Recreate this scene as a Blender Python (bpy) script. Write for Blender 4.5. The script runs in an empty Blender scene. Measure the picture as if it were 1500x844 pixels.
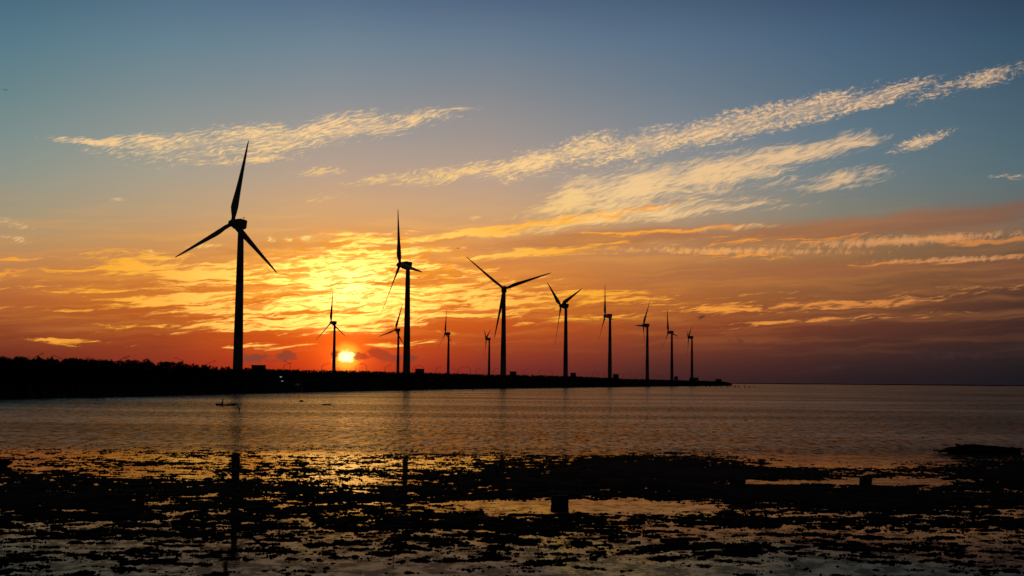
import bpy, bmesh, math, random
import numpy as np
from mathutils import Vector, Matrix

rng = random.Random(7)
nrs = np.random.RandomState(11)
C = bpy.context.scene.collection
R = math.radians

# ------------------------------------------------------------------ camera
CAM_H = 5.0
FPX = 2000.0                       # focal length in photo pixels (1500 wide)
PITCH = math.atan((557.7 - 422) / FPX)
ROLL = 0.0087
fwd = Vector((0, math.cos(PITCH), math.sin(PITCH)))
U0 = Vector((0, -math.sin(PITCH), math.cos(PITCH)))
X0 = Vector((1, 0, 0))
right = (X0 * math.cos(ROLL) + U0 * math.sin(ROLL)).normalized()
up = right.cross(fwd).normalized()
cam = bpy.data.cameras.new('camera')
camo = bpy.data.objects.new('camera', cam)
C.objects.link(camo)
m = Matrix((right, up, -fwd)).transposed().to_4x4()
m.translation = (0, 0, CAM_H)
camo.matrix_world = m
cam.sensor_width = 36
cam.lens = 36 * FPX / 1500
cam.clip_start = 0.5
cam.clip_end = 60000
bpy.context.scene.camera = camo

def ray(px, py):
    return (fwd + right * ((px - 750) / FPX) - up * ((py - 422) / FPX)).normalized()
def azel(px, py):
    d = ray(px, py)
    return math.degrees(math.atan2(d.x, d.y)), math.degrees(math.asin(d.z))
def hor(px):
    return 557.7 + (px - 750) * ROLL
def on_water(px, py, z=0.0):
    d = ray(px, py); k = (CAM_H - z) / -d.z
    return Vector((0, 0, CAM_H)) + d * k
def at_depth(px, Y):
    """x of the vertical line seen at px, at forward distance Y (near the horizon)"""
    d = ray(px, hor(px)); return d.x / d.y * Y
def z_at(px, py, Y):
    d = ray(px, py); return CAM_H + d.z / d.y * Y

def lin(c):
    r = []
    for v in c:
        v = v / 255.0
        r.append(v / 12.92 if v <= 0.04045 else ((v + 0.055) / 1.055) ** 2.4)
    return tuple(r) + (1.0,)

# ------------------------------------------------------------------ node DSL
class G:
    def __init__(s, tree): s.t = tree; s.n = tree.nodes; s.l = tree.links
    def node(s, typ, **kw):
        n = s.n.new(typ)
        for k, v in kw.items(): setattr(n, k, v)
        return n
    def put(s, inp, v):
        if isinstance(v, V): s.l.new(v.s, inp)
        elif isinstance(v, bpy.types.NodeSocket): s.l.new(v, inp)
        else: inp.default_value = v
    def math(s, op, a, b=None, c=None, clamp=False):
        n = s.node('ShaderNodeMath', operation=op); n.use_clamp = clamp
        s.put(n.inputs[0], a)
        if b is not None: s.put(n.inputs[1], b)
        if c is not None: s.put(n.inputs[2], c)
        return V(s, n.outputs[0])
    def smooth(s, x, lo, hi, a=0.0, b=1.0):
        n = s.node('ShaderNodeMapRange', interpolation_type='SMOOTHSTEP')
        s.put(n.inputs[0], x)
        for i, v in enumerate((lo, hi, a, b)): s.put(n.inputs[i + 1], v)
        return V(s, n.outputs[0])
    def linmap(s, x, lo, hi, a=0.0, b=1.0):
        n = s.node('ShaderNodeMapRange'); n.clamp = True
        s.put(n.inputs[0], x)
        for i, v in enumerate((lo, hi, a, b)): s.put(n.inputs[i + 1], v)
        return V(s, n.outputs[0])
    def mapping(s, vec, loc=(0, 0, 0), rot=(0, 0, 0), scale=(1, 1, 1), typ='POINT'):
        n = s.node('ShaderNodeMapping', vector_type=typ)
        s.put(n.inputs['Vector'], vec)
        n.inputs['Location'].default_value = loc
        n.inputs['Rotation'].default_value = rot
        n.inputs['Scale'].default_value = scale
        return V(s, n.outputs[0])
    def noise(s, vec, scale=1.0, detail=4.0, rough=0.55, dist=0.0, lac=2.0, dims='3D', typ='FBM'):
        n = s.node('ShaderNodeTexNoise', noise_dimensions=dims)
        n.noise_type = typ
        s.put(n.inputs['Vector'], vec)
        n.inputs['Scale'].default_value = scale
        n.inputs['Detail'].default_value = detail
        n.inputs['Roughness'].default_value = rough
        n.inputs['Lacunarity'].default_value = lac
        n.inputs['Distortion'].default_value = dist
        return V(s, n.outputs[0])
    def mix(s, f, a, b, blend='MIX'):
        n = s.node('ShaderNodeMix', data_type='RGBA', blend_type=blend)
        s.put(n.inputs[0], f); s.put(n.inputs[6], a); s.put(n.inputs[7], b)
        return V(s, n.outputs[2])
    def ramp(s, f, stops, interp='LINEAR'):
        n = s.node('ShaderNodeValToRGB'); cr = n.color_ramp; cr.interpolation = interp
        while len(cr.elements) > 1: cr.elements.remove(cr.elements[-1])
        stops = sorted(stops, key=lambda q: q[0])
        cr.elements[0].position = stops[0][0]; cr.elements[0].color = stops[0][1]
        for p, c in stops[1:]:
            e = cr.elements.new(p); e.color = c
        s.put(n.inputs[0], f)
        return V(s, n.outputs[0])
    def vlen(s, v):
        n = s.node('ShaderNodeVectorMath', operation='LENGTH'); s.put(n.inputs[0], v)
        return V(s, n.outputs['Value'])
class V:
    def __init__(s, g, sock): s.g = g; s.s = sock
    def __add__(s, o): return s.g.math('ADD', s, o)
    __radd__ = __add__
    def __sub__(s, o): return s.g.math('SUBTRACT', s, o)
    def __rsub__(s, o): return s.g.math('SUBTRACT', o, s)
    def __mul__(s, o): return s.g.math('MULTIPLY', s, o)
    __rmul__ = __mul__
    def __truediv__(s, o): return s.g.math('DIVIDE', s, o)
    def max(s, o): return s.g.math('MAXIMUM', s, o)
    def min(s, o): return s.g.math('MINIMUM', s, o)
    def pow(s, o): return s.g.math('POWER', s, o)
    def clamp(s): return s.g.math('ADD', s, 0.0, clamp=True)

# ------------------------------------------------------------------ world / sky
SUN_AZ, SUN_EL = azel(508, 523)
w = bpy.data.worlds.new('World'); bpy.context.scene.world = w
w.use_nodes = True
g = G(w.node_tree); g.n.clear()
tc = g.node('ShaderNodeTexCoord')
sep = g.node('ShaderNodeSeparateXYZ'); g.l.new(tc.outputs['Generated'], sep.inputs[0])
dx, dy, dz = (V(g, o) for o in sep.outputs)
az = g.math('ARCTAN2', dx, dy) * (180 / math.pi)
el = g.math('ARCSINE', dz) * (180 / math.pi)
cmb = g.node('ShaderNodeCombineXYZ'); g.put(cmb.inputs[0], az); g.put(cmb.inputs[1], el)
sky = V(g, cmb.outputs[0])             # (azimuth, elevation) in degrees
D = 0.02865                            # degrees per photo pixel
# clear-air colour at seven azimuths, from the horizon up
ROWS = [-200, 0, 60, 130, 200, 260, 310, 350, 400, 440, 480, 510, 535, 556]
COLS = {
 0:    [(34,60,84),(70,114,138),(84,128,146),(104,138,144),(126,146,143),(146,150,136),(163,150,122),(180,145,102),(192,124,68),(176,98,50),(142,68,38),(122,54,34),(100,40,30),(86,32,26)],
 240:  [(36,60,86),(84,118,146),(100,135,153),(126,145,150),(152,154,146),(172,160,138),(188,158,122),(203,150,94),(212,130,56),(200,104,36),(170,76,32),(150,60,32),(140,50,34),(130,40,30)],
 480:  [(38,60,86),(86,116,148),(110,136,156),(138,147,154),(168,157,148),(194,163,138),(214,166,116),(230,160,86),(240,150,52),(236,130,30),(228,98,16),(224,78,14),(205,58,18),(170,40,18)],
 720:  [(36,56,84),(80,106,140),(104,128,152),(134,140,148),(162,150,144),(188,160,140),(206,163,120),(218,152,90),(222,132,58),(214,110,38),(196,84,30),(160,62,32),(132,50,38),(105,40,36)],
 980:  [(32,52,80),(70,98,132),(88,117,146),(110,128,146),(134,140,146),(152,148,142),(168,148,126),(182,135,94),(184,118,64),(174,100,48),(146,70,38),(116,56,40),(86,44,38),(66,36,37)],
 1240: [(28,48,74),(58,86,120),(70,103,135),(84,113,136),(98,122,136),(112,126,130),(126,126,114),(142,112,80),(146,98,60),(126,78,50),(98,54,40),(74,44,38),(56,36,36),(42,30,33)],
 1500: [(24,44,68),(46,74,104),(54,88,116),(66,97,118),(78,106,120),(90,110,116),(104,106,100),(116,90,70),(104,70,50),(78,50,40),(62,40,36),(46,34,34),(35,29,32),(28,25,30)],
}
EMIN, EMAX = -1.0, 24.0
ef = (el - EMIN) / (EMAX - EMIN)
prev = None; pa = None
for cx in sorted(COLS):
    st = []
    for py, c in zip(ROWS, COLS[cx]):
        a_, e_ = azel(cx, py)
        k_ = float(np.interp(py, [120, 300], [0.20, 0.0])); gy = 0.3*c[0] + 0.55*c[1] + 0.15*c[2]
        c = tuple((v*(1-k_) + gy*k_) * (1 - 0.15*k_) for v in c)
        st.append(((e_ - EMIN) / (EMAX - EMIN), lin(c)))
    rp = g.ramp(ef, st, 'LINEAR')
    a0 = (cx - 750) / FPX; a0 = math.degrees(math.atan(a0))
    prev = rp if prev is None else g.mix(g.linmap(az, pa, a0), prev, rp)
    pa = a0
base = prev

def ell(px, py, L, W, ang=0.0, vec=None):
    """soft ellipse envelope, sizes in photo pixels turned into degrees of sky"""
    a_, e_ = azel(px, py)
    mp = g.mapping(vec or sky, (a_, e_, 0), (0, 0, R(-ang)), (L * D, W * D, 1e7), 'TEXTURE')
    return g.math('SUBTRACT', 1.0, g.vlen(mp), clamp=True)
def env(lst, warped=False):
    """largest of several ellipses; chained through z so that Cycles evaluates them one after another"""
    x_, y_ = WARP if warped else (az, el)
    acc = None
    for it in lst:
        cb = g.node('ShaderNodeCombineXYZ'); g.put(cb.inputs[0], x_); g.put(cb.inputs[1], y_)
        if acc is not None: g.put(cb.inputs[2], acc)
        e_ = ell(*it[:5], vec=V(g, cb.outputs[0]))
        if len(it) > 5: e_ = e_ * it[5]
        acc = e_ if acc is None else acc.max(e_)
    return acc

def an(vec, ang, sx, sy, off=(0, 0, 0)):
    """rotated, stretched coordinates: features run along a line rising `ang` degrees to the right"""
    return g.mapping(vec, off, (0, 0, R(ang)), (1 / sx, 1 / sy, 1), 'TEXTURE')

# gentle warp of the sky coordinates so that no envelope has a clean outline
wn1 = g.noise(g.mapping(sky, scale=(0.45, 1.1, 1)), 1.0, 3, 0.5)
wn2 = g.noise(g.mapping(sky, (11, 5, 3), scale=(0.45, 1.1, 1)), 1.0, 3, 0.5)
WARP = (az + (wn1 - 0.5) * 1.3, el + (wn2 - 0.5) * 0.55)
cw = g.node('ShaderNodeCombineXYZ'); g.put(cw.inputs[0], WARP[0]); g.put(cw.inputs[1], WARP[1])
wsky = V(g, cw.outputs[0])

# cloud colours by distance from the glow
ga, ge = azel(510, 420)
gl = g.mapping(sky, (ga, ge, 0), (0, 0, R(4)), (1.45, 0.72, 1), 'TEXTURE')
gd = g.vlen(gl)                        # degrees, squashed
GMAX = 34.0
cloudcol = g.ramp(gd / GMAX, [
    (0.0, (1.25, 1.05, 0.50, 1)), (0.07, (1.15, 0.88, 0.30, 1)), (0.13, (1.0, 0.64, 0.16, 1)),
    (0.19, lin((255, 208, 126))), (0.26, lin((255, 210, 144))), (0.36, lin((250, 204, 144))),
    (0.5, lin((238, 194, 146))), (0.7, lin((205, 172, 140))), (1.0, lin((176, 146, 126)))])
lowcol = g.ramp(gd / GMAX, [
    (0.0, (4.0, 2.1, 0.50, 1)), (0.05, (2.5, 1.18, 0.24, 1)), (0.10, (1.5, 0.74, 0.13, 1)), (0.15, (1.1, 0.52, 0.075, 1)),
    (0.20, lin((255, 176, 52))), (0.30, lin((250, 160, 60))), (0.42, lin((222, 138, 66))),
    (0.6, lin((190, 124, 72))), (1.0, lin((140, 92, 62)))])

# --- veil: broad darker bands of cloud
veil_env = env([
    (1290, 330, 420, 26, -4.0), (860, 352, 330, 20, -4.0, .9), (1180, 398, 500, 22, -2.0, .95), (640, 352, 140, 16, -3, .5),
    (1500, 395, 260, 26, 0, .7), (700, 385, 180, 14, -3, .5), (260, 405, 180, 18, -3, .35), (60, 480, 260, 30, 0, .35), (380, 365, 120, 16, -8, .4),
], True)
vn = g.noise(an(sky, 3, 0.12, 1.0), 1.0, 5, 0.6, 0.6)
veil = g.smooth(veil_env * 1.3 + (vn - 0.5) * 1.1, 0.15, 0.85)
veilcol = g.mix(g.linmap(el, 2.0, 7.5), lin((150, 78, 44)), lin((152, 102, 76)))
veilcol = g.mix(g.linmap(az, -2, 21), g.mix(0.5, lin((222, 140, 72)), veilcol), g.mix(0.5, lin((112, 78, 58)), veilcol))
col = g.mix(veil * 0.72, base, veilcol)

# --- general faint streakiness of the low sky
sn = g.noise(an(wsky, 2.5, 0.16, 2.4), 1.0, 6, 0.60, 0.3)
streak = g.smooth(sn, 0.42, 0.72) * g.smooth(el, 0.6, 3.0) * g.smooth(el, 8.5, 5.0)
col = g.mix(streak * 0.24, col, lowcol)

# --- golden cloud round the glow
gold_env = env([
    (510, 398, 240, 52, -9, 1.05), (450, 385, 190, 18, -16, 1.1), (560, 440, 380, 42, -2, 1.05), (455, 470, 300, 28, 0, .95), (640, 350, 150, 12, -5, .95),
    (545, 347, 90, 15, -4, 1.0), (270, 400, 230, 34, 2, 1.0), (180, 388, 150, 20, 3, .9), (300, 440, 260, 30, -2, .88), (310, 480, 260, 14, -2, .85), (120, 425, 160, 10, -1, .7),
    (820, 368, 270, 14, -4, .95), (700, 342, 160, 11, -9, 1.0), (740, 440, 280, 30, -3, .85), (700, 410, 150, 20, 0, .75), (900, 440, 330, 16, -2, .8),
    (1100, 452, 420, 13, -4, .74), (1330, 437, 300, 13, -6, .70), (1180, 470, 300, 8, -3, .6), (820, 432, 230, 9, -1, .95), (900, 466, 160, 6, 0, .8), (680, 462, 150, 9, 0, .9), (1180, 352, 420, 12, 0, .60), (1370, 353, 260, 11, -1, .72), (1050, 372, 260, 10, 2, .6),
    (1400, 380, 220, 7, -1, .85), (60, 452, 130, 9, -1, .7), (20, 378, 70, 9, -3, .75), (20, 405, 80, 14, 0, .6), (110, 500, 200, 10, 1, .42),
    (160, 445, 120, 7, -2, .7), (380, 508, 110, 7, 1, .62), (600, 505, 110, 7, -3, .62), (770, 332, 180, 12, -11, 1.0), (880, 316, 190, 13, -8, 1.0), (960, 340, 200, 8, -3, .8),
], True)
gn1 = g.noise(an(wsky, 3.5, 0.24, 3.3), 1.0, 8, 0.66, 0.35)
gn2 = g.noise(an(wsky, 10, 1.3, 7.5, (7, 3, 0)), 1.0, 5, 0.62, 0.4)
gold = g.smooth(gold_env * 0.98 + (gn1 - 0.5) * 3.0 + (gn2 - 0.5) * 1.3, 0.36, 0.80)
gold = gold * g.smooth(gold_env, 0.0, 0.22)
col = g.mix(gold * 0.92, col, lowcol)
# small rippled gaps in the brightest cloud
rip = g.noise(an(wsky, 5, 1.3, 8.0, (1, 9, 0)), 1.0, 5, 0.66, 0.5)
core = g.smooth(ell(520, 405, 260, 90, -4), 0.1, 0.5)
col = g.mix(g.smooth(rip, 0.47, 0.58) * core * 0.72, col, lin((244, 150, 30)))

# --- ripple rows in the right-hand bands
rows = env([(1330, 352, 260, 12, -2), (1080, 368, 300, 9, 1, .9), (1400, 380, 200, 7, -1, .9)])
rr = g.noise(an(sky, 58, 2.4, 5.0), 1.0, 4, 0.6, 0.3)
rowm = g.smooth(rows * 1.3 + (rr - 0.5) * 2.6, 0.35, 1.25) * g.smooth(rows, 0.0, 0.4)
col = g.mix(rowm * 0.66, col, g.mix(0.68, cloudcol, lowcol))

# --- high cirrus
hi_env = env([
    (145, 207, 95, 9, -2, .9), (260, 213, 160, 26, -3), (390, 202, 180, 33, -6, 1.1), (520, 187, 160, 28, -8, 1.1), (610, 175, 110, 17, -9, .9),
    (672, 162, 55, 7, -10, .7), (385, 233, 95, 8, -4, .75), (462, 250, 60, 8, -8, .62),
    (555, 263, 85, 13, -6, .8), (650, 255, 120, 18, -9, 1.0), (780, 240, 100, 30, -13, 1.2), (850, 222, 120, 28, -14, 1.1), (790, 262, 120, 8, -4, .5),
    (945, 212, 120, 32, -13, 1.2), (1060, 188, 180, 30, -11, 1.2), (1180, 163, 160, 28, -12, 1.2), (1285, 143, 110, 20, -13, 1.15), (1370, 140, 60, 16, -10, .62), (1372, 138, 40, 12, -8, .5),
    (1385, 124, 45, 9, -8, .75), (1450, 113, 75, 16, -9, 1.05), (960, 185, 50, 6, -10, .6), (460, 295, 90, 9, -14, .35), (30, 330, 45, 9, 12, .6), (20, 350, 30, 8, 8, .5), (175, 296, 16, 6, 0, .6),
    (305, 361, 45, 5, -3, .85), (215, 368, 10, 5, 0, .8), (300, 218, 200, 40, -4, .45), (1345, 206, 65, 15, -13, .95), (1490, 257, 45, 10, -4, .6), (396, 350, 12, 5, 0, .7), (425, 350, 10, 5, 0, .7), (455, 349, 14, 5, 0, .8), (690, 320, 22, 5, -10, .8),
], True)
hn1 = g.noise(an(wsky, 11, 0.8, 5.0), 1.0, 7, 0.68, 0.4)
hn2 = g.noise(an(wsky, 17, 2.0, 12.0, (3, 5, 0)), 1.0, 5, 0.70, 0.3)
hn3 = g.noise(an(wsky, 10, 4.2, 9.5, (3, 5, 2)), 1.0, 5, 0.68, 0.2)
hsel = g.smooth(az, -2, 4)
hn = hn2 + (hn3 - hn2) * hsel
mod = g.noise(an(wsky, 12, 0.35, 1.3, (9, 2, 0)), 1.0, 2, 0.5)
high = g.smooth(hi_env * 1.35 + (mod - 0.5) * 1.1 + (hn1 - 0.5) * 1.7 + (hn - 0.5) * 2.9, 0.27, 1.30) * g.smooth(hi_env, 0.0, 0.25)
hishade = g.smooth(hn2 + (hn3 - 0.5) * 0.6 + (mod - 0.5) * 0.7, 0.38, 0.66)
hicol = g.mix(hishade, g.mix(0.34, base, cloudcol), cloudcol)
col = g.mix(high * 0.93, col, hicol)

# --- fibrous fan on the right
fan_env = env([
    (845, 290, 95, 36, -22, 1.25), (940, 276, 190, 44, -10, 1.2), (1050, 254, 220, 38, -9, 1.1), (1150, 228, 170, 24, -9, 1.1), (1240, 212, 80, 12, -8, 1.0),
    (960, 310, 280, 20, -4, .95), (860, 325, 220, 14, -8, .9), (1120, 300, 160, 10, -4, .45), (1230, 263, 105, 20, -7, .95), (1120, 262, 120, 22, -4, .5),
    (1060, 335, 130, 7, -2, .5), (1150, 262, 120, 10, -3, .5),
], True)
fn = g.noise(an(wsky, 9, 0.45, 4.6, (2, 8, 0)), 1.0, 8, 0.66, 0.5)
fn2 = g.noise(an(wsky, 21, 1.5, 9.5, (4, 1, 0)), 1.0, 6, 0.66, 0.3)
fan = g.smooth(fan_env * 1.25 + (fn - 0.5) * 2.1 + (fn2 - 0.5) * 2.3 + (mod - 0.5) * 0.9, 0.20, 1.40) * g.smooth(fan_env, 0.0, 0.3)
col = g.mix(fan * 0.82, col, cloudcol)

# --- glow and sun
sa, se = SUN_AZ, SUN_EL
sv = g.mapping(sky, (sa, se, 0), (0, 0, 0), (1, 1, 1), 'TEXTURE')
sd = g.vlen(sv)
svw = g.vlen(g.mapping(wsky, (sa, se, 0), (0, 0, 0), (1.25, 0.9, 1), 'TEXTURE'))
glow = g.math('EXPONENT', sd * -1.5)
col = g.mix(1.0, col, g.mix(glow, (0, 0, 0, 1), (1.3, 0.20, 0.01, 1)), 'ADD')
dark_env = env([(556, 519, 25, 11, 12, 1.3), (574, 525, 30, 9, 0, 1.0), (527, 522, 17, 8, 0, 1.3), (420, 522, 22, 12, 0, 1.1), (372, 525, 45, 12, 0, .7),
                (1030, 464, 14, 7, -6, .45), (598, 524, 28, 14, 0, .6), (490, 519, 9, 9, 0, 1.0), (1075, 500, 40, 8, 0, .3), (1380, 520, 120, 14, 0, .4)])
dn = g.noise(g.mapping(sky, scale=(3.0, 5.0, 1)), 1.0, 4, 0.55, 0.2)
dark = g.smooth(dark_env + (dn - 0.5) * 1.3, 0.15, 0.60) * g.smooth(dark_env, 0.0, 0.15)
sunm = g.smooth(g.vlen(g.mapping(sky, (sa, se, 0), (0, 0, 0), (1.1, 0.92, 1), 'TEXTURE')) + (dn - 0.5) * 0.45, 0.36, 0.14)
halo = g.smooth(sd + (dn - 0.5) * 0.2, 0.75, 0.30)
col = g.mix(halo * 0.6, col, (1.5, 0.75, 0.05, 1))
col = g.mix(dark * 0.85, col, g.mix(g.linmap(sd, 0.4, 3.0), lin((190, 62, 26)), g.mix(g.linmap(az, -3, 6), lin((128, 66, 50)), lin((60, 42, 46)))))
col = g.mix(sunm, col, (2.8, 2.0, 0.7, 1))

# --- behind and beside the viewer the sky is plain dusk from the Sky Texture
nis = g.node('ShaderNodeTexSky', sky_type='NISHITA')
nis.sun_disc = False; nis.sun_elevation = R(SUN_EL); nis.sun_rotation = R(SUN_AZ)
nis.air_density = 1.2; nis.dust_density = 2.0
nisv = g.mix(1.0, nis.outputs[0], (0.022, 0.024, 0.030, 1), 'MULTIPLY')
side = g.smooth(g.math('ABSOLUTE', az), 30, 75).max(g.smooth(el, 22, 55) * 0.6)
col = g.mix(side, col, nisv)
bg = g.node('ShaderNodeBackground'); g.put(bg.inputs[0], col); bg.inputs[1].default_value = 1.0
wo = g.node('ShaderNodeOutputWorld'); g.l.new(bg.outputs[0], wo.inputs[0])
w.cycles.sampling_method = 'MANUAL'; w.cycles.sample_map_resolution = 1024

# ------------------------------------------------------------------ sun and exposure
sl = bpy.data.lights.new('sun', 'SUN'); sl.energy = 0.0008; sl.angle = R(0.53); sl.color = (1.0, 0.45, 0.14)
so = bpy.data.objects.new('sun', sl); C.objects.link(so)
sdv = Vector((math.sin(R(SUN_AZ)) * math.cos(R(SUN_EL)), math.cos(R(SUN_AZ)) * math.cos(R(SUN_EL)), math.sin(R(SUN_EL))))
so.rotation_euler = sdv.to_track_quat('Z', 'Y').to_euler()
so.location = (-60, 400, 120)
vs = bpy.context.scene.view_settings
vs.view_transform = 'Standard'; vs.look = 'None'; vs.exposure = 0; vs.gamma = 1
cy = bpy.context.scene.cycles
cy.max_bounces = 3; cy.diffuse_bounces = 1; cy.glossy_bounces = 3

# ------------------------------------------------------------------ materials
def mat(name, rgb, rough=0.8, spec=0.3, metal=0.0, noise=None, bump=None):
    mm = bpy.data.materials.new(name); mm.use_nodes = True
    q = G(mm.node_tree); b = mm.node_tree.nodes['Principled BSDF']
    b.inputs['Roughness'].default_value = rough
    b.inputs['Specular IOR Level'].default_value = spec
    b.inputs['Metallic'].default_value = metal
    co = q.node('ShaderNodeTexCoord')
    if noise:
        sc, amt = noise
        n = q.noise(V(q, co.outputs['Object']), sc, 5, 0.6)
        c2 = tuple(v * (1 - amt) for v in rgb) + (1,); c3 = tuple(min(1, v * (1 + amt)) for v in rgb) + (1,)
        q.put(b.inputs['Base Color'], q.ramp(n, [(0.3, c2), (0.7, c3)]))
    else:
        b.inputs['Base Color'].default_value = tuple(rgb) + (1,)
    if bump:
        sc, st, ds = bump
        n = q.noise(V(q, co.outputs['Object']), sc, 5, 0.6)
        bn = q.node('ShaderNodeBump'); bn.inputs['Strength'].default_value = st; bn.inputs['Distance'].default_value = ds
        q.put(bn.inputs['Height'], n); q.l.new(bn.outputs[0], b.inputs['Normal'])
    return mm
M = {
 'tower': mat('tower_paint', (0.20, 0.20, 0.19), 0.55, 0.3, noise=(0.6, 0.15)),
 'nacelle': mat('nacelle_paint', (0.20, 0.20, 0.19), 0.5, 0.3, noise=(0.8, 0.12)),
 'blade': mat('blade_paint', (0.20, 0.20, 0.19), 0.45, 0.3, noise=(0.5, 0.12)),
 'red': mat('blade_tip_red', (0.3, 0.03, 0.02), 0.45, 0.3),
 'steel': mat('galvanised_steel', (0.10, 0.10, 0.10), 0.6, 0.3, noise=(3, 0.2)),
 'conc': mat('weathered_concrete', (0.06, 0.055, 0.05), 0.95, 0.1, noise=(6, 0.4), bump=(14, 0.6, 0.02)),
 'kiosk': mat('kiosk_wall', (0.10, 0.10, 0.09), 0.9, 0.2, noise=(2, 0.25)),
 'door': mat('kiosk_door', (0.06, 0.07, 0.07), 0.6, 0.3, noise=(4, 0.2)),
 'leaf': mat('dark_foliage', (0.030, 0.040, 0.018), 1.0, 0.05, noise=(0.8, 0.4)),
 'bark': mat('bark', (0.05, 0.038, 0.028), 0.95, 0.1, noise=(5, 0.3)),
 'bank': mat('bank_soil', (0.035, 0.032, 0.022), 1.0, 0.02, noise=(0.15, 0.4)),
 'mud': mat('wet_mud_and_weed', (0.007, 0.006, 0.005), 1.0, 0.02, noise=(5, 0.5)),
 'wood': mat('waterlogged_wood', (0.03, 0.022, 0.016), 0.95, 0.05, noise=(8, 0.4), bump=(20, 0.5, 0.02)),
 'boat': mat('boat_hull', (0.03, 0.03, 0.035), 0.7, 0.2, noise=(3, 0.3)),
 'cloth': mat('dark_clothing', (0.03, 0.03, 0.035), 0.95, 0.05, noise=(9, 0.3)),
 'skin': mat('skin', (0.20, 0.11, 0.07), 0.7, 0.2, noise=(12, 0.1)),
 'rock': mat('dark_rock', (0.03, 0.028, 0.025), 0.95, 0.05, noise=(6, 0.4), bump=(9, 0.7, 0.03)),
 'roof': mat('sheet_roof', (0.08, 0.08, 0.08), 0.7, 0.2, noise=(1, 0.2)),
}
def emis(name, rgb, st):
    mm = bpy.data.materials.new(name); mm.use_nodes = True
    b = mm.node_tree.nodes['Principled BSDF']
    b.inputs['Base Color'].default_value = (0.3, 0.3, 0.3, 1)
    b.inputs['Emission Color'].default_value = rgb + (1,); b.inputs['Emission Strength'].default_value = st
    return mm
M['lamp'] = emis('lit_lamp', (0.9, 0.95, 1.0), 0.32)
M['pane'] = emis('lit_window', (0.8, 0.85, 0.9), 0.012)

# ------------------------------------------------------------------ helpers
def tag(o, label=None, cat=None, group=None, kind=None):
    if label: o['label'] = label
    if cat: o['category'] = cat
    if group: o['group'] = group
    if kind: o['kind'] = kind
    return o
def empty(name, loc=(0, 0, 0), rz=0.0):
    o = bpy.data.objects.new(name, None); C.objects.link(o)
    o.location = loc; o.rotation_euler = (0, 0, rz); o.empty_display_size = 1
    return o
def link(name, me, material, parent=None, smooth=False):
    o = bpy.data.objects.new(name, me); C.objects.link(o)
    if material: me.materials.clear(); me.materials.append(material)
    if parent: o.parent = parent
    if smooth:
        me.polygons.foreach_set('use_smooth', [True] * len(me.polygons)); me.update()
    return o
class MB:
    def __init__(s): s.v = []; s.f = []
    def add(s, vs_, fs_):
        b = len(s.v); s.v += [tuple(p) for p in vs_]; s.f += [tuple(i + b for i in f) for f in fs_]
        return s
    def box(s, x0, x1, y0, y1, z0, z1):
        return s.add([(x0,y0,z0),(x1,y0,z0),(x1,y1,z0),(x0,y1,z0),(x0,y0,z1),(x1,y0,z1),(x1,y1,z1),(x0,y1,z1)],
                     [(0,3,2,1),(4,5,6,7),(0,1,5,4),(1,2,6,5),(2,3,7,6),(3,0,4,7)])
    def loft(s, rings, cap=True):
        n = len(rings[0]); b = len(s.v)
        for r in rings: s.v += [tuple(p) for p in r]
        for i in range(len(rings) - 1):
            for j in range(n):
                k = (j + 1) % n
                s.f.append((b+i*n+j, b+i*n+k, b+(i+1)*n+k, b+(i+1)*n+j))
        if cap:
            s.f.append(tuple(b + j for j in range(n))[::-1])
            s.f.append(tuple(b + (len(rings)-1)*n + j for j in range(n)))
        return s
    def tube(s, pts, rad, n=8):
        pts = [Vector(p) for p in pts]
        if not hasattr(rad, '__len__'): rad = [rad] * len(pts)
        rings = []
        for i, p in enumerate(pts):
            t = (pts[min(i+1, len(pts)-1)] - pts[max(i-1, 0)]).normalized()
            a = t.cross(Vector((0, 1, 0)) if abs(t.y) < .9 else Vector((1, 0, 0))).normalized(); b2 = t.cross(a)
            rings.append([p + a * (rad[i] * math.cos(2*math.pi*k/n)) + b2 * (rad[i] * math.sin(2*math.pi*k/n)) for k in range(n)])
        return s.loft(rings)
    def mesh(s, name):
        me = bpy.data.meshes.new(name); me.from_pydata(s.v, [], s.f); me.update(); return me
    def build(s, name, material, parent=None, smooth=False):
        return link(name, s.mesh(name), material, parent, smooth)

def hash2(ix, iy, seed):
    h = (ix.astype(np.int64) * 374761393 + iy.astype(np.int64) * 668265263 + seed * 974634777) & 0xffffffff
    h = ((h ^ (h >> 13)) * 1274126177) & 0xffffffff
    return ((h ^ (h >> 16)) & 0xffffff) / float(0xffffff)
def vnoise(x, y, seed=0):
    ix = np.floor(x); iy = np.floor(y); fx = x - ix; fy = y - iy
    fx = fx*fx*fx*(fx*(fx*6-15)+10); fy = fy*fy*fy*(fy*(fy*6-15)+10)
    a = hash2(ix, iy, seed); b = hash2(ix+1, iy, seed); c = hash2(ix, iy+1, seed); d = hash2(ix+1, iy+1, seed)
    return (a*(1-fx)+b*fx)*(1-fy) + (c*(1-fx)+d*fx)*fy
def fbm(x, y, octv=5, seed=0, gain=0.55):
    s_ = 0; a = 1; t = 0
    for o in range(octv):
        cs, sn_ = math.cos(o*1.1), math.sin(o*1.1)
        s_ = s_ + a * vnoise((x*cs - y*sn_) * 2**o + o*17.3, (x*sn_ + y*cs) * 2**o - o*9.1, seed+o); t += a; a *= gain
    return s_ / t

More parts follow.
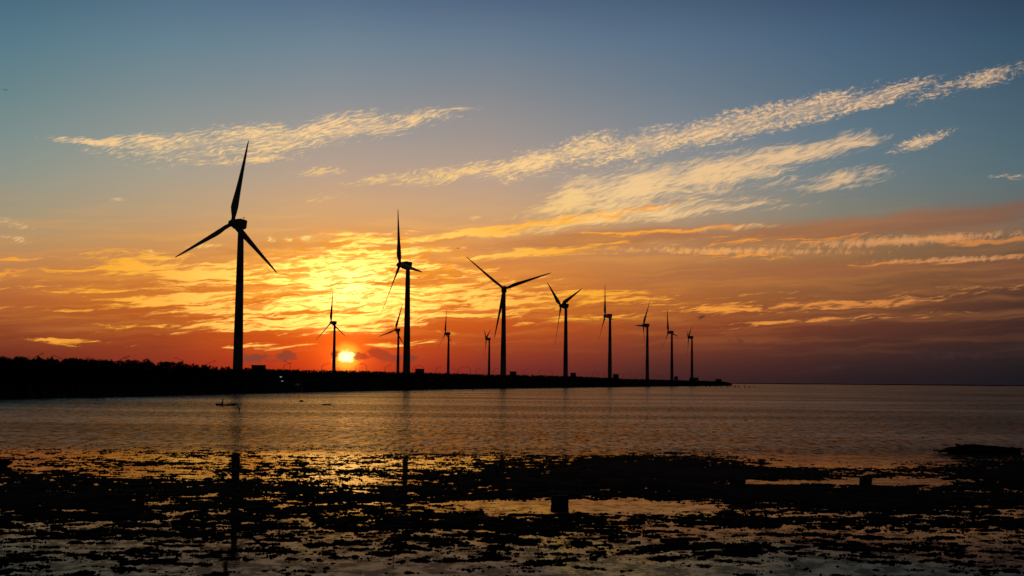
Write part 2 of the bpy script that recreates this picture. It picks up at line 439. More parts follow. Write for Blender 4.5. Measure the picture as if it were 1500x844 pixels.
# ------------------------------------------------------------------ water
wm = bpy.data.materials.new('shallow_tidal_water'); wm.use_nodes = True
q = G(wm.node_tree); b = wm.node_tree.nodes['Principled BSDF']
b.inputs['Base Color'].default_value = (0.006, 0.007, 0.007, 1)
b.inputs['IOR'].default_value = 1.33
co = q.node('ShaderNodeTexCoord'); P = V(q, co.outputs['Object'])
ss = q.node('ShaderNodeSeparateXYZ'); q.put(ss.inputs[0], P); wy = V(q, ss.outputs[1]); wx = V(q, ss.outputs[0])
edge = q.noise(q.mapping(P, scale=(0.05, 0.05, 1)), 1.0, 3, 0.5)
rng_y = wy + (edge - 0.5) * 26.0
ripple = q.smooth(rng_y, 82.0, 104.0)           # open water beyond the sheltered flat
patch = q.noise(q.mapping(P, scale=(0.006, 0.022, 1)), 1.0, 4, 0.6)
gust = q.smooth(patch, 0.35, 0.65, 0.72, 1.15) * q.smooth(wy, 90.0, 260.0, 0.50, 1.0)
h1 = q.noise(q.mapping(P, scale=(1.5, 0.62, 1)), 1.0, 4, 0.62)
h2 = q.noise(q.mapping(P, rot=(0, 0, R(8)), scale=(0.42, 0.20, 1)), 1.0, 3, 0.55)
h3 = q.noise(q.mapping(P, scale=(0.5, 1.0, 1)), 1.0, 2, 0.5)
spk = q.smooth(q.noise(q.mapping(P, scale=(1.9, 0.30, 1)), 1.0, 6, 0.74), 0.48, 0.62)
cats = q.smooth(q.noise(q.mapping(P, scale=(0.55, 0.12, 1)), 1.0, 4, 0.65), 0.34, 0.66, 0.45, 1.25)
b1 = q.node('ShaderNodeBump'); b1.inputs['Distance'].default_value = 0.16; q.put(b1.inputs['Height'], h1); q.put(b1.inputs['Strength'], ripple * gust * cats)
b2 = q.node('ShaderNodeBump'); b2.inputs['Distance'].default_value = 0.28; q.put(b2.inputs['Height'], h2); q.put(b2.inputs['Strength'], ripple * gust); q.l.new(b1.outputs[0], b2.inputs['Normal'])
b3 = q.node('ShaderNodeBump'); b3.inputs['Distance'].default_value = 0.012; q.put(b3.inputs['Height'], h3); b3.inputs['Strength'].default_value = 0.25; q.l.new(b2.outputs[0], b3.inputs['Normal'])
q.l.new(b3.outputs[0], b.inputs['Normal'])
q.put(b.inputs['Roughness'], ripple * 0.13 * cats + 0.035)
# matt dark silt tone mixed in to dim the water's reflections
film = q.noise(q.mapping(P, scale=(1.3, 0.8, 1)), 1.0, 7, 0.74)
dim_fac = q.smooth(film, 0.40, 0.66, 0.30, 0.62) * q.smooth(wy, 300.0, 60.0, 0.9, 1.0) + q.smooth(wy, 58.0, 34.0, 0.0, 0.36)
calm = q.smooth(film, 0.47, 0.60) * q.smooth(wy, 95.0, 70.0) * 0.15
dim_fac = (dim_fac + calm + ripple * q.smooth(patch, 0.40, 0.62, 0.24, -0.02) + spk * ripple * 0.42).min(0.88)  # dark wave flecks and wind lanes painted in by the same dimming
dif = q.node('ShaderNodeBsdfDiffuse'); dif.inputs['Color'].default_value = (0.022, 0.014, 0.008, 1)
mx = q.node('ShaderNodeMixShader'); q.put(mx.inputs[0], dim_fac); q.l.new(b.outputs[0], mx.inputs[1]); q.l.new(dif.outputs[0], mx.inputs[2])
q.l.new(mx.outputs[0], wm.node_tree.nodes['Material Output'].inputs['Surface'])
FAR = 45000.0
water = link('water', MB().add([(-FAR,-600,0),(FAR,-600,0),(FAR,FAR,0),(-FAR,FAR,0)], [(0,1,2,3)]).mesh('water'), wm)
tag(water, kind='structure')

# ------------------------------------------------------------------ seabed / foreground tidal mud
rows_py = np.linspace(652, 900, 600); cols_px = np.linspace(-140, 1640, 1900)
PX, PY = np.meshgrid(cols_px, rows_py)
dxn = fwd.x + right.x*(PX-750)/FPX - up.x*(PY-422)/FPX
dyn = fwd.y + right.y*(PX-750)/FPX - up.y*(PY-422)/FPX
dzn = fwd.z + right.z*(PX-750)/FPX - up.z*(PY-422)/FPX
kk = CAM_H / -dzn
WX = dxn*kk; WY = dyn*kk
def gb(cx, cy, sx, sy, amp):
    return amp * np.exp(-((PX-cx)/sx)**2 - ((PY-cy)/sy)**2)
bias = np.interp(PY, [652, 664, 676, 690, 720, 760, 800, 844, 880], [-0.30, -0.13, -0.05, 0.0, 0.035, 0.02, -0.01, -0.06, -0.02])
for a_ in [(150,715,260,16,.16),(60,735,160,22,.12),(240,760,200,14,.06),(20,700,120,14,.10),(900,690,170,16,.22),(1090,700,180,20,.22),(1060,715,330,14,.15),
           (980,672,160,10,.14),(1320,735,220,12,.20),(1470,690,90,20,.28),(1430,665,90,10,.25),(560,720,200,18,.05),(700,705,90,18,.08),(1250,760,220,12,.06),(640,765,120,10,.08),
           (300,700,120,8,-.10),(480,715,90,10,-.16),(1270,671,170,15,-.36),(860,741,185,8,-.60),(1100,706,75,4.5,-.55),(1175,706,40,3,-.30),(1245,706,40,5.5,-.55),(1330,706,75,5,-.5),(1050,725,500,6,.14),
           (450,790,150,16,-.06),(400,835,300,12,-.12),(900,840,250,14,-.10),(1300,830,220,14,-.12),(60,800,120,7,-.10),(150,842,150,8,-.06),(240,766,90,6,-.10),(600,690,160,8,-.05),
           (1200,780,250,6,-.05),(200,690,120,7,-.14),(60,686,60,5,-.18),(720,750,60,4,-.1)]:
    bias += gb(*a_)
n1 = fbm(WX*1.25 + 0.9*fbm(WX*.5, WY*.5, 2, 71), WY*1.75, 6, 3, 0.84)
n2 = fbm(WX*0.16, WY*0.36, 3, 21, 0.5)
hf = (n1 - 0.5) * 1.35 + (n2 - 0.5) * 0.30 + bias * np.where(PX < 620, 0.72, 0.92) - 0.012
WZ = np.clip(hf * 0.42, -0.12, 0.10)
WZ = np.where(WZ > 0, np.minimum(WZ*.7, 0.03 + (WZ-0.03)*0.3), WZ)
WZ = WZ + (fbm(WX*5, WY*3, 4, 44, .7) - 0.5) * 0.045 * np.clip(1 + WZ/0.05, 0, 1)
nr, nc = PX.shape
vv = np.stack([WX, WY, WZ], -1).reshape(-1, 3)
idx = np.arange(nr*nc).reshape(nr, nc)
quad = np.stack([idx[:-1,:-1], idx[1:,:-1], idx[1:,1:], idx[:-1,1:]], -1).reshape(-1, 4)
keep = (WZ[:-1,:-1].ravel() > -0.1) | (WZ[1:,1:].ravel() > -0.1)
quad = quad[keep]
me = bpy.data.meshes.new('tidal_mud')
me.vertices.add(len(vv)); me.vertices.foreach_set('co', vv.ravel().astype(np.float32))
me.loops.add(quad.size); me.loops.foreach_set('vertex_index', quad.ravel().astype(np.int32))
me.polygons.add(len(quad)); me.polygons.foreach_set('loop_start', np.arange(0, quad.size, 4, dtype=np.int32))
me.update(calc_edges=True); me.validate()
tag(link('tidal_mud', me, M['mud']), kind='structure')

# ------------------------------------------------------------------ shore land
S_PX = [-400, -150, 0, 150, 347, 480, 597, 738, 829, 893, 947, 984, 1013, 1045, 1074]
S_D  = [250, 290, 314, 362, 450, 560, 680, 880, 1050, 1220, 1400, 1560, 1750, 1900, 2050]
C_PX = [-400, 0, 150, 250, 340, 400, 450, 520, 600, 700, 800, 840, 880, 915, 1000, 1030, 1046, 1058, 1066, 1074]
C_PY = [536, 538, 540, 541.5, 543, 542, 543, 544, 546, 548.5, 550.5, 551.3, 552.8, 555.0, 557, 557.6, 558, 558.4, 560, 563]
def shore_d(px): return float(np.interp(px, S_PX, S_D))
def crest_z(px):
    d_ = shore_d(px) + 16
    return max(0.4, z_at(px, float(np.interp(px, C_PX, C_PY)), d_))
land = MB(); rings = []
lx = np.arange(-400, 1075, 2.5)
for i, px in enumerate(lx):
    d0 = shore_d(px); zc = crest_z(px) - 0.5
    jag = (float(fbm(np.array([px*0.35]), np.array([3.0]), 4, 5)[0]) - 0.5) * 2.2 * min(1, max(0, (1074-px)/60))
    depth = 5200 if px < 900 else max(60, 5200 * ((1074 - px) / 174.0) ** 2)
    prof = [(-3, -0.4), (0.5, 0.15), (3, 0.8), (9, zc*0.62), (15, zc + jag*0.5), (22, zc + jag*0.8), (40, zc*0.9 + jag*.3), (90, min(zc, 4.0)), (min(depth, 400)*0.8, min(zc, 3.0)), (depth, 1.5), (depth*1.02, -0.5)]
    yo = (float(fbm(np.array([px*0.12]), np.array([8.0]), 3, 9)[0]) - 0.5) * 6
    ring = []
    for dd, z in prof:
        Y = d0 + dd + (yo if dd < 40 else 0)
        ring.append((at_depth(px, Y), Y, z))
    rings.append(ring)
npf = len(rings[0])
for r_ in rings: land.v += r_
for i in range(len(rings)-1):
    for j in range(npf-1):
        land.f.append((i*npf+j, (i+1)*npf+j, (i+1)*npf+j+1, i*npf+j+1))
lo = land.build('land', M['bank']); tag(lo, kind='structure')
# far breakwater on the horizon to the right
bw = MB(); rr_ = []
for px in np.arange(1060, 1900, 20):
    Y = 6200; x = at_depth(px, Y); hgt = 4.2 + rng.uniform(-.5, .5)
    rr_.append([(x, Y-14, -0.5), (x, Y-3, hgt), (x, Y+3, hgt), (x, Y+14, -0.5)])
bw.loft(rr_)
bwo = bw.build('breakwater', M['rock'])
tag(bwo, 'long low dark breakwater lying along the horizon right of the headland', 'breakwater')

# ------------------------------------------------------------------ foliage
def leaf_cloud(clumps, n_per, size, rg):
    mb = MB()
    for (cx, cy, cz, rx, ry, rz) in clumps:
        for _ in range(n_per):
            while True:
                p = Vector((rg.uniform(-1,1), rg.uniform(-1,1), rg.uniform(-1,1)))
                if p.length <= 1: break
            p = p * (0.55 + 0.45 * rg.random()) / max(p.length, .3) * min(1, p.length + .35)
            c = Vector((cx + p.x*rx, cy + p.y*ry, cz + p.z*rz))
            a = Vector((rg.gauss(0,1), rg.gauss(0,1), rg.gauss(0,1))).normalized()
            b_ = a.cross(Vector((rg.gauss(0,1), rg.gauss(0,1), rg.gauss(0,1)))).normalized()
            s1 = size * rg.uniform(.6, 1.4); s2 = s1 * rg.uniform(.35, .7)
            mb.add([c - a*s1, c - b_*s2, c + a*s1, c + b_*s2], [(0,1,2,3)])
    return mb
tree_protos = []
TREE_LABELS = ['round bushy tree with a dense black crown in the wood along the left shore',
               'upright spiky tree with a narrow black crown in the wood along the left shore',
               'broad low tree with a ragged black crown in the wood along the left shore',
               'loose open tree with a feathery black crown in the wood along the left shore']
for k in range(8):
    rg = random.Random(100+k); kind_ = (0, 2, 3, 0, 1, 2, 3, 0)[k]
    H = 6.0
    cl = []
    if kind_ == 0:
        for _ in range(9): cl.append((rg.uniform(-1.3,1.3), rg.uniform(-1.3,1.3), rg.uniform(2.4,4.9), 1.2, 1.2, 1.0))
    elif kind_ == 1:
        for j in range(8): cl.append((rg.uniform(-.5,.5), rg.uniform(-.5,.5), 1.8+j*.5, 1.35-.10*j, 1.35-.10*j, .7))
    elif kind_ == 2:
        for _ in range(11): cl.append((rg.uniform(-2.3,2.3), rg.uniform(-1.6,1.6), rg.uniform(1.6,3.7), 1.1, 1.1, .8))
    else:
        for _ in range(9): cl.append((rg.uniform(-1.5,1.5), rg.uniform(-1.5,1.5), rg.uniform(2.0,5.3), .8, .8, .8))
    crown = leaf_cloud(cl, 62, 0.24, rg).mesh('crown')
    crown.materials.append(M['leaf'])
    tr = MB(); tr.tube([(0,0,-1.2),(0.05,0,1.5),(-0.05,0.05,3.2),(0,0,4.6)], [.20,.15,.10,.04], 8)
    for c_ in cl[:5]: tr.tube([(0,0,1.4), (c_[0]*.6, c_[1]*.6, c_[2]*.7+.4), c_[:3]], [.08,.05,.02], 5)
    trunk = tr.mesh('trunk'); trunk.materials.append(M['bark'])
    tree_protos.append((kind_, crown, trunk))
T_PX = [-120, 0, 60, 100, 140, 200, 260, 330, 380, 400]
T_PY = [522, 521, 524, 525, 525.5, 527.5, 530, 536.5, 541, 542]
n_tree = 0
for rowi, (off, step, x0, x1) in enumerate([(10, 10.5, -110, 345), (24, 8.5, -115, 372), (44, 9.5, -112, 385)]):
    px = x0
    while px < x1:
        kind_, crown, trunk = tree_protos[rng.randrange(8)]
        Y = shore_d(px) + off + rng.uniform(-4, 4)
        top = float(np.interp(px, T_PX, T_PY)) + rng.gauss(0, 1.5) + 1.2 + (3 if rowi == 0 else 0)
        if rng.random() < .06: top -= 2.5
        zb = crest_z(px) * (0.55 if rowi == 0 else 0.85) - 0.2
        hgt = max(2.2, z_at(px, top, Y) - zb)
        r0 = empty('shore_tree', (at_depth(px, Y), Y, zb), rng.uniform(0, 6.28))
        s = hgt / (5.7 if kind_ in (0, 1, 3) else 4.3)
        r0.scale = (s * rng.uniform(.85, 1.25), s * rng.uniform(.85, 1.25), s)
        tag(r0, TREE_LABELS[kind_], 'tree', 'trees of the wood on the left shore')
        for nm, me_ in (('crown', crown), ('trunk', trunk)):
            o = bpy.data.objects.new(nm, me_); C.objects.link(o); o.parent = r0
        n_tree += 1
        px += step * rng.uniform(.7, 1.3)
# scrub on the bank, one uncountable mass
cl = []
rg = random.Random(5)
for px in np.arange(-130, 1068, 1.5):
    for _ in range(3 if px > 330 else 4):
        px_ = px + rg.uniform(-1.5, 1.5); dd = rg.uniform(4, 26)
        Y = shore_d(px_) + dd; zc = crest_z(px_) * min(1, .35 + dd/24)
        s = rg.uniform(.5, 1.0) * (1 if px < 800 else .9)
        if px > 1000: s *= .55
        cl.append((at_depth(px_, Y), Y, zc - .35 + rg.uniform(-.3, .25), s*1.9, s*1.4, s*.8))
scrub = leaf_cloud(cl, 17, 0.32, rg)
tag(scrub.build('scrub', M['leaf']), 'low dark scrub covering the bank along the whole shore', 'scrub', kind='stuff')

# ------------------------------------------------------------------ wind turbines
HUB_H = 67.0
def ring_at(z, r, n=28): return [(r*math.cos(2*math.pi*k/n), r*math.sin(2*math.pi*k/n), z) for k in range(n)]
tower_mb = MB().loft([ring_at(-3.0, 2.35), ring_at(0, 2.35), ring_at(0.4, 2.12), ring_at(1.0, 2.11), ring_at(11, 1.985), ring_at(21.3, 1.852), ring_at(21.5, 1.85)])
tower_mb.loft([ring_at(21.5, 1.90), ring_at(21.8, 1.90)]); tower_mb.loft([ring_at(21.8, 1.85), ring_at(43.5, 1.52)])
tower_mb.loft([ring_at(43.5, 1.57), ring_at(43.8, 1.57)]); tower_mb.loft([ring_at(43.8, 1.52), ring_at(HUB_H-2.2, 1.16)])
tower_me = tower_mb.mesh('tower')
def smooth_me(me_): me_.polygons.foreach_set('use_smooth', [len(p.vertices) == 4 for p in me_.polygons]); me_.update()
smooth_me(tower_me); tower_me.materials.append(M['tower'])
door_me = MB().box(-0.45, 0.45, -2.32, -2.0, 0.6, 2.7).mesh('door'); door_me.materials.append(M['door'])
# nacelle: side profile (y along the axis, -y = rotor side), bevelled by narrower outer slices
prof = [(-3.6, 1.75), (-1.5, 2.15), (1.75, 1.75), (2.0, 1.3), (1.55, -1.5), (1.0, -1.95), (-0.6, -2.35), (-2.6, -1.9), (-3.6, -1.3)]
def nac_ring(x, k): return [(x, y*k + (-0.7)*(1-k), z*k) for y, z in prof]
nac_me = MB().loft([nac_ring(-1.8, .82), nac_ring(-1.62, .97), nac_ring(-1.2, 1.0), nac_ring(1.2, 1.0), nac_ring(1.62, .97), nac_ring(1.8, .82)]).mesh('nacelle')
nac_me.materials.append(M['nacelle'])
mast_me = MB().tube([(0.4, 1.2, 1.7), (0.4, 1.2, 2.9)], .07, 6).tube([(0.0, 1.2, 2.8), (0.8, 1.2, 2.8)], .05, 6).box(-.12, .12, 1.1, 1.3, 2.7, 3.05).box(.7, .9, 1.1, 1.3, 2.7, 3.0).mesh('wind_vane')
mast_me.materials.append(M['steel'])
hub_r = []
for y, r in [(-3.55, 1.35), (-4.2, 1.45), (-5.2, 1.45), (-5.9, 1.2), (-6.4, .75), (-6.65, .2)]:
    hub_r.append([(r*math.cos(2*math.pi*k/20), y, r*math.sin(2*math.pi*k/20)) for k in range(20)])
hub_me = MB().loft(hub_r).mesh('hub'); smooth_me(hub_me); hub_me.materials.append(M['nacelle'])
def blade_mesh():
    mb = MB(); rings = []
    secs = [(1.0, 1.5, 1.0, 0), (2.4, 1.5, 1.0, 0), (4.2, 2.2, .60, 22), (6.5, 3.0, .30, 17), (9, 2.85, .24, 13), (13, 2.35, .21, 9), (18, 1.85, .19, 6), (23, 1.42, .18, 4), (28, 1.02, .17, 2), (31.5, .72, .16, 1), (33.4, .46, .16, 0), (34.2, .12, .3, 0)]
    n = 16
    for z, c, th, tw in secs:
        r_ = []
        ct, st_ = math.cos(R(tw)), math.sin(R(tw))
        for k in range(n):
            a = 2*math.pi*k/n
            x = .5*c*math.cos(a); y = .5*c*th*math.sin(a) * (1 if th > .9 else (1.0 + .55*math.cos(a)))
            x -= (c - 1.5)*.24 if th < .9 else 0        # leading edge stays near the pitch axis
            r_.append((x*ct - y*st_, x*st_ + y*ct, z))
        rings.append(r_)
    mb.loft(rings)
    return mb.mesh('blade')
blade_me = blade_mesh(); smooth_me(blade_me); blade_me.materials.append(M['blade'])

# name, hub px, tower px, yaw, phase, spin, radius, blade pitch, label
TURB = [
 ((341,328), 353.0, 34, 8, 1, 34.2, 8,  'largest black wind turbine, nearest of the row, standing over the wood at the left'),
 ((586,388.5), 597.6, 64, 100, 1, 34.2, 12, 'second largest wind turbine, its thick tower just right of the setting sun'),
 ((739,424), 738.2, 0, 70, 1, 34.2, 38, 'wind turbine seen face on, two long blades raised in a wide V'),
 ((823.5,448.3), 829, 62, 68, 1, 34.2, 16, 'wind turbine with two short blades raised in a V and one hanging straight down'),
 ((887.3,463.2), 893.6, 80, 98, 1, 34, 14, 'wind turbine seen edge on with upright blade, between the short V and the sideways blade'),
 ((943.6,477), 948.3, 78, 32, 1, 31, 12, 'wind turbine with one blade pointing flat to the left and one leaning right'),
 ((979,487.2), 984.2, 74, 100, 1, 33, 14, 'second last wind turbine towards the headland tip, upright blade beside the last one'),
 ((1009,494.5), 1013.6, 88, 52, 1, 25.5, 12, 'farthest right wind turbine, smallest of the near row, at the headland tip'),
 ((485.3,473.2), 490.2, 50, 116, 1, 35, 16, 'small distant wind turbine directly left of the setting sun'),
 ((580.5,483.6), 583.7, 46, 16, 1, 34, 14, 'small distant wind turbine half hidden behind the second largest tower'),
 ((653.7,489.2), 657.2, 68, 112, 1, 34, 14, 'small distant wind turbine alone midway between the two thickest central towers'),
 ((713.5,497), 716.8, 78, 62, 1, 30, 14, 'smallest distant wind turbine just left of the face on turbine'),
]
proto = None
def make_turbine():
    r = empty('wind_turbine')
    bpy_objs = []
    tw = bpy.data.objects.new('tower', tower_me); C.objects.link(tw); tw.parent = r
    d = bpy.data.objects.new('door', door_me); C.objects.link(d); d.parent = tw
    nc_ = bpy.data.objects.new('nacelle', nac_me); C.objects.link(nc_); nc_.parent = r; nc_.location = (0, 0, HUB_H)
    wv_ = bpy.data.objects.new('wind_vane', mast_me); C.objects.link(wv_); wv_.parent = nc_
    hb = bpy.data.objects.new('hub', hub_me); C.objects.link(hb); hb.parent = r; hb.location = (0, 0, HUB_H)
    for k in range(3):
        bl = bpy.data.objects.new('blade', blade_me); C.objects.link(bl); bl.parent = r
    return r
for i, (hub, tpx, yaw, ph, spin, rad, pit, lab) in enumerate(TURB):
    Hh = hor(hub[0])
    Y = (HUB_H - CAM_H) * FPX / (Hh - hub[1])
    d_ = ray(tpx, hub[1] + 1); Y *= 1.0
    x = d_.x / d_.y * Y
    # tower x is measured at the top; keep hub height exact
    r0 = make_turbine()
    r0.location = (x, Y, 0.0); r0.rotation_euler = (0, 0, -R(yaw))
    tag(r0, lab, 'wind turbine', 'wind turbines along the coast')
    bi = 0
    for ch in r0.children:
        if ch.data is blade_me:
            a = R(ph + spin * 120 * bi); bi += 1
            Mx = Matrix.Translation((0, -4.75, HUB_H)) @ Matrix.Rotation(R(-5), 4, 'X') @ Matrix.Rotation(a, 4, 'Y') @ Matrix.Rotation(R(pit), 4, 'Z') @ Matrix.Diagonal((1.08, 1, rad/34.2, 1))
            ch.matrix_local = Mx

# ------------------------------------------------------------------ transformer kiosks, hut
def kiosk(px, w_px, top_py, Y, label, flat=True):
    x = at_depth(px, Y); wdt = w_px / FPX * Y; zt = z_at(px, top_py, Y); zb = min(crest_z(px), zt - 2.6) - .4
    r = empty('transformer_kiosk', (x, Y, zb)); h = zt - zb
    MB().box(-wdt/2, wdt/2, -1.4, 1.4, 0, h - .25).build('wall', M['kiosk'], r)
    if flat: MB().box(-wdt/2-.2, wdt/2+.2, -1.6, 1.6, h-.24, h).build('roof', M['roof'], r)
    else: MB().add([(-wdt/2-.2,-1.7,h-.24),(wdt/2+.2,-1.7,h-.24),(wdt/2+.2,1.7,h-.24),(-wdt/2-.2,1.7,h-.24),(-wdt/2+.2,0,h+.5),(wdt/2-.2,0,h+.5)],[(0,1,5,4),(2,3,4,5),(1,2,5),(3,0,4),(0,3,2,1)]).build('roof', M['roof'], r)
    MB().box(-.45, .45, -1.46, -1.41, .9, max(1.5, h-.6)).build('door', M['door'], r)
    tag(r, label, 'kiosk', 'flat roofed kiosks beside the turbines')
kiosk(378.5, 19, 534.8, shore_d(378)+70, 'long low flat roofed hut on the bank right of the largest turbine')
kiosk(614.5, 12.5, 540.3, shore_d(614)+30, 'square kiosk on the bank right of the second largest turbine')
kiosk(751.5, 9.5, 544.2, shore_d(751)+30, 'small square kiosk right of the face on turbine')
kiosk(839.5, 8, 546.2, shore_d(839)+30, 'small square kiosk right of the turbine with the short V')
kiosk(902, 8, 548.0, shore_d(902)+30, 'tall dark kiosk touching the foot of the edge on turbine')
kiosk(990.3, 5, 551.4, shore_d(990)+25, 'narrow kiosk right of the second last turbine')
kiosk(1016.5, 13, 553.2, shore_d(1016)+20, 'wide low kiosk around the foot of the farthest right turbine')
kiosk(1052.5, 8.5, 555.8, shore_d(1052)+16, 'gabled hut near the very tip of the headland', flat=False)

# lit shore building
px = 428; Y = shore_d(px) + 6
r = empty('shore_building', (at_depth(px, Y), Y, 1.6))
W2 = 26/FPX*Y/2
MB().box(-W2, W2, 0, 4, -1.5, 2.3).build('wall', M['kiosk'], r)
MB().box(-W2-.3, W2+.3, -.4, 4.4, 2.3, 2.5).build('roof', M['roof'], r)
for k in range(7):
    if k == 4: continue
    xx = -W2 + .55 + k * (2*W2-1.1)/6.4
    MB().box(xx-.28, xx+.28, -.05, -.01, .9, 1.6).build('window', M['pane'], r)
tag(r, 'low building with a faint row of lit windows in the dark bank', 'building')
for (lx_, ly_, lab) in [(411.4, 552.7, 'brighter white lamp glowing on a short post in the dark bank'), (413.6, 558.6, 'dimmer white lamp glowing low at the foot of the dark bank')]:
    Y = shore_d(lx_) + (4 if ly_ < 555 else 1.5)
    zt = z_at(lx_, ly_, Y)
    r = empty('post_lamp', (at_depth(lx_, Y), Y, -0.2))
    MB().tube([(0,0,0), (0,0,zt)], .07, 8).build('post', M['steel'], r)
    hh = .30 if ly_ < 555 else .18
    MB().box(-.34, .34, -.16, .16, zt+.18, zt+.18+hh).build('lamp_head', M['lamp'], r)
    tag(r, lab, 'lamp')

# ------------------------------------------------------------------ street lamps
lamp_cache = {}
def lamp_meshes(h, side):
    key = (round(h), side)
    if key not in lamp_cache:
        h_ = round(h)
        pole = MB().tube([(0,0,-4), (0,0,h_*.5), (0,0,h_-.5)], [.13,.11,.09], 8).mesh('pole'); pole.materials.append(M['steel'])
        arm = MB().tube([(0,0,h_-.6), (side*.8,0,h_-.15), (side*1.7,0,h_+.25), (side*2.6,0,h_+.55)], [.08,.07,.07,.06], 6).mesh('arm'); arm.materials.append(M['steel'])
        head = MB().loft([[(side*(2.5+t),y*k,h_+.62+t*.12+z*k) for y,z in ((-.3,-.1),(.3,-.1),(.26,.16),(-.26,.16))] for t,k in ((0,.5),(.2,.7),(.7,.7),(.9,.3))]).mesh('lamp_head'); head.materials.append(M['steel'])
        lamp_cache[key] = (pole, arm, head)
    return lamp_cache[key]
LAMPS = [(49,521.5,1),(92,524.5,-1),(116,526,1),(174,525,1),(192,527,-1),(268,527,-1),(302,531.5,1),(415.5,533.8,1),(424.6,531.4,-1),(471,534.5,1),(520.8,535,1),(536.6,534.2,-1),(563.6,536.5,1),
         (604.5,537.6,1),(621,537.3,-1),(638.5,539,1),(671,539.5,1),(668,541,-1),(689,539,-1),(696,541.5,1),(722.5,541.2,1),(747,542.3,-1),(767,541.8,1),(789.5,542,1),(809,543.5,-1),(868,545,1),(876,546,-1),(885,546.5,1),
         (913,547,1),(924,547.5,-1),(933,549,1),(941,549.5,-1),(958,549.6,1),(964,550.4,1),(972,551,-1)]
for k, (px, py, sd_) in enumerate(LAMPS):
    Y = shore_d(px) + (60 if px > 350 else 75) + (k % 3) * 18
    zt = z_at(px, py, Y); zb = min(3.5, zt - 7)
    h = zt - zb
    pole, arm, head = lamp_meshes(h, sd_)
    r = empty('street_lamp', (at_depth(px, Y), Y, zt - round(h)), rng.uniform(-.5, .5))
    for nm, me_ in (('pole', pole), ('arm', arm), ('lamp_head', head)):
        o = bpy.data.objects.new(nm, me_); C.objects.link(o); o.parent = r
    side_t = 'right' if sd_ > 0 else 'left'
    if px < 350: lab = 'thin street lamp poking above the treetops of the left wood, arm to the ' + side_t
    elif px < 500: lab = 'thin unlit street lamp between the largest turbine and the sun, arm to the ' + side_t
    elif px < 740: lab = 'thin unlit street lamp between the sun and the face on turbine, arm to the ' + side_t
    else: lab = 'faint thin street lamp above the far bank towards the headland, arm to the ' + side_t
    tag(r, lab, 'street lamp', 'street lamps along the coast road')

# ------------------------------------------------------------------ stakes in the water
def stake(px, py, h, rad, lab, grp=None, lean=0.0, crook=False, name='wooden_stake'):
    p = on_water(px, py)
    pts = [(0,0,-.5), (lean*.5*h, 0, h*.5), (lean*h, 0, h)]
    if crook: pts += [(lean*h - .18*h, 0, h*1.02), (lean*h - .5*h, 0, h*.98)]
    o = MB().tube(pts, [rad]*len(pts), 7).build(name, M['wood']); o.location = p
    tag(o, lab, 'stake', grp)
for k, (px, h) in enumerate([(1009.5,3.2),(1018,1.6),(1034.5,2.2),(1040,2.4),(1048.5,2.8),(1057,1.5),(1066,1.6),(1077,2.0),(1082,1.5),(1091,1.8),(1098,1.4),(1105,1.2)]):
    Y = 1450.0
    o = MB().tube([(0,0,-.6),(rng.uniform(-.3,.3),0,h)], [.5,.4], 7).build('wooden_stake', M['wood']); o.location = (at_depth(px, Y), Y, 0)
    tag(o, 'short stake standing in the water off the headland tip', 'stake', 'stakes off the headland')
stake(350.5, 603.5, .62, .07, 'crooked stake bent at its top, in the water below the largest turbine', crook=True)
stake(693, 572.5, 2.0, .22, 'lone thin stake standing in the water left of the face on turbine')
stake(266.8, 768, .28, .075, 'short stake in a shallow pool, left one of a close pair', 'pair of stakes in the pool')
stake(272.5, 768, .30, .075, 'short stake in a shallow pool, right one of a close pair', 'pair of stakes in the pool')

# ------------------------------------------------------------------ blocks and rocks
def rocky(name, px, py, sx, sy, sz, lab, cat, seed, boxy=False, material='rock', sink=.08):
    p = on_water(px, py)
    bm = bmesh.new()
    if boxy:
        bmesh.ops.create_cube(bm, size=1.0)
        bmesh.ops.bevel(bm, geom=bm.edges[:] , offset=.07, segments=2, affect='EDGES')
        bmesh.ops.subdivide_edges(bm, edges=bm.edges[:], cuts=2, use_grid_fill=True)
    else:
        bmesh.ops.create_icosphere(bm, subdivisions=3, radius=.56)
    rg_ = random.Random(seed); off = Vector((rg_.uniform(0, 50), rg_.uniform(0, 50), 0))
    from mathutils import noise as mn
    for v in bm.verts:
        v.co += v.co.normalized() * (mn.noise(v.co*2.2 + off) * (.05 if boxy else .22) + mn.noise(v.co*6 + off) * (.025 if boxy else .07))
        if boxy: v.co.x *= 1 - .10*(.5 - v.co.z) ; 
        v.co = Vector((v.co.x*sx, v.co.y*sy, (v.co.z + .5)*sz - sink))
    me_ = bpy.data.meshes.new(name); bm.to_mesh(me_); bm.free()
    o = link(name, me_, M[material], None, not boxy); o.location = p; o.rotation_euler.z = rg_.uniform(-.12, .12)
    return tag(o, lab, cat)
rocky('concrete_block', 820, 738.5, .72, .55, .40, 'largest square concrete block standing in the long bright pool', 'block', 1, True, 'conc', .05)
rocky('concrete_block', 1080, 710, .80, .5, .34, 'middle square concrete block between two thin bright pools', 'block', 2, True, 'conc', .05)
rocky('concrete_block', 1268, 709, .58, .45, .34, 'rightmost square concrete block in the thin bright pool', 'block', 3, True, 'conc', .05)
rocky('rock', 434.5, 674, .42, .4, .13, 'small flat dark rock at the edge of the rippled water left of the glow', 'rock', 4)
rocky('rock', -4, 683, 1.35, .9, .42, 'large dark rock cut by the left edge of the picture', 'rock', 5, False, 'rock', .05)
rocky('rock', 1352, 641.5, .30, .3, .14, 'tiny dark rock in open water above the driftwood', 'rock', 6)
rocky('rock', 441.5, 588.5, .85, .6, .36, 'small dark rock breaking the water nearer to the boat, below the lit lamps', 'rock', 7)
rocky('rock', 477.5, 593.5, 1.9, .7, .28, 'long low dark rock breaking the water below the sun', 'rock', 8)

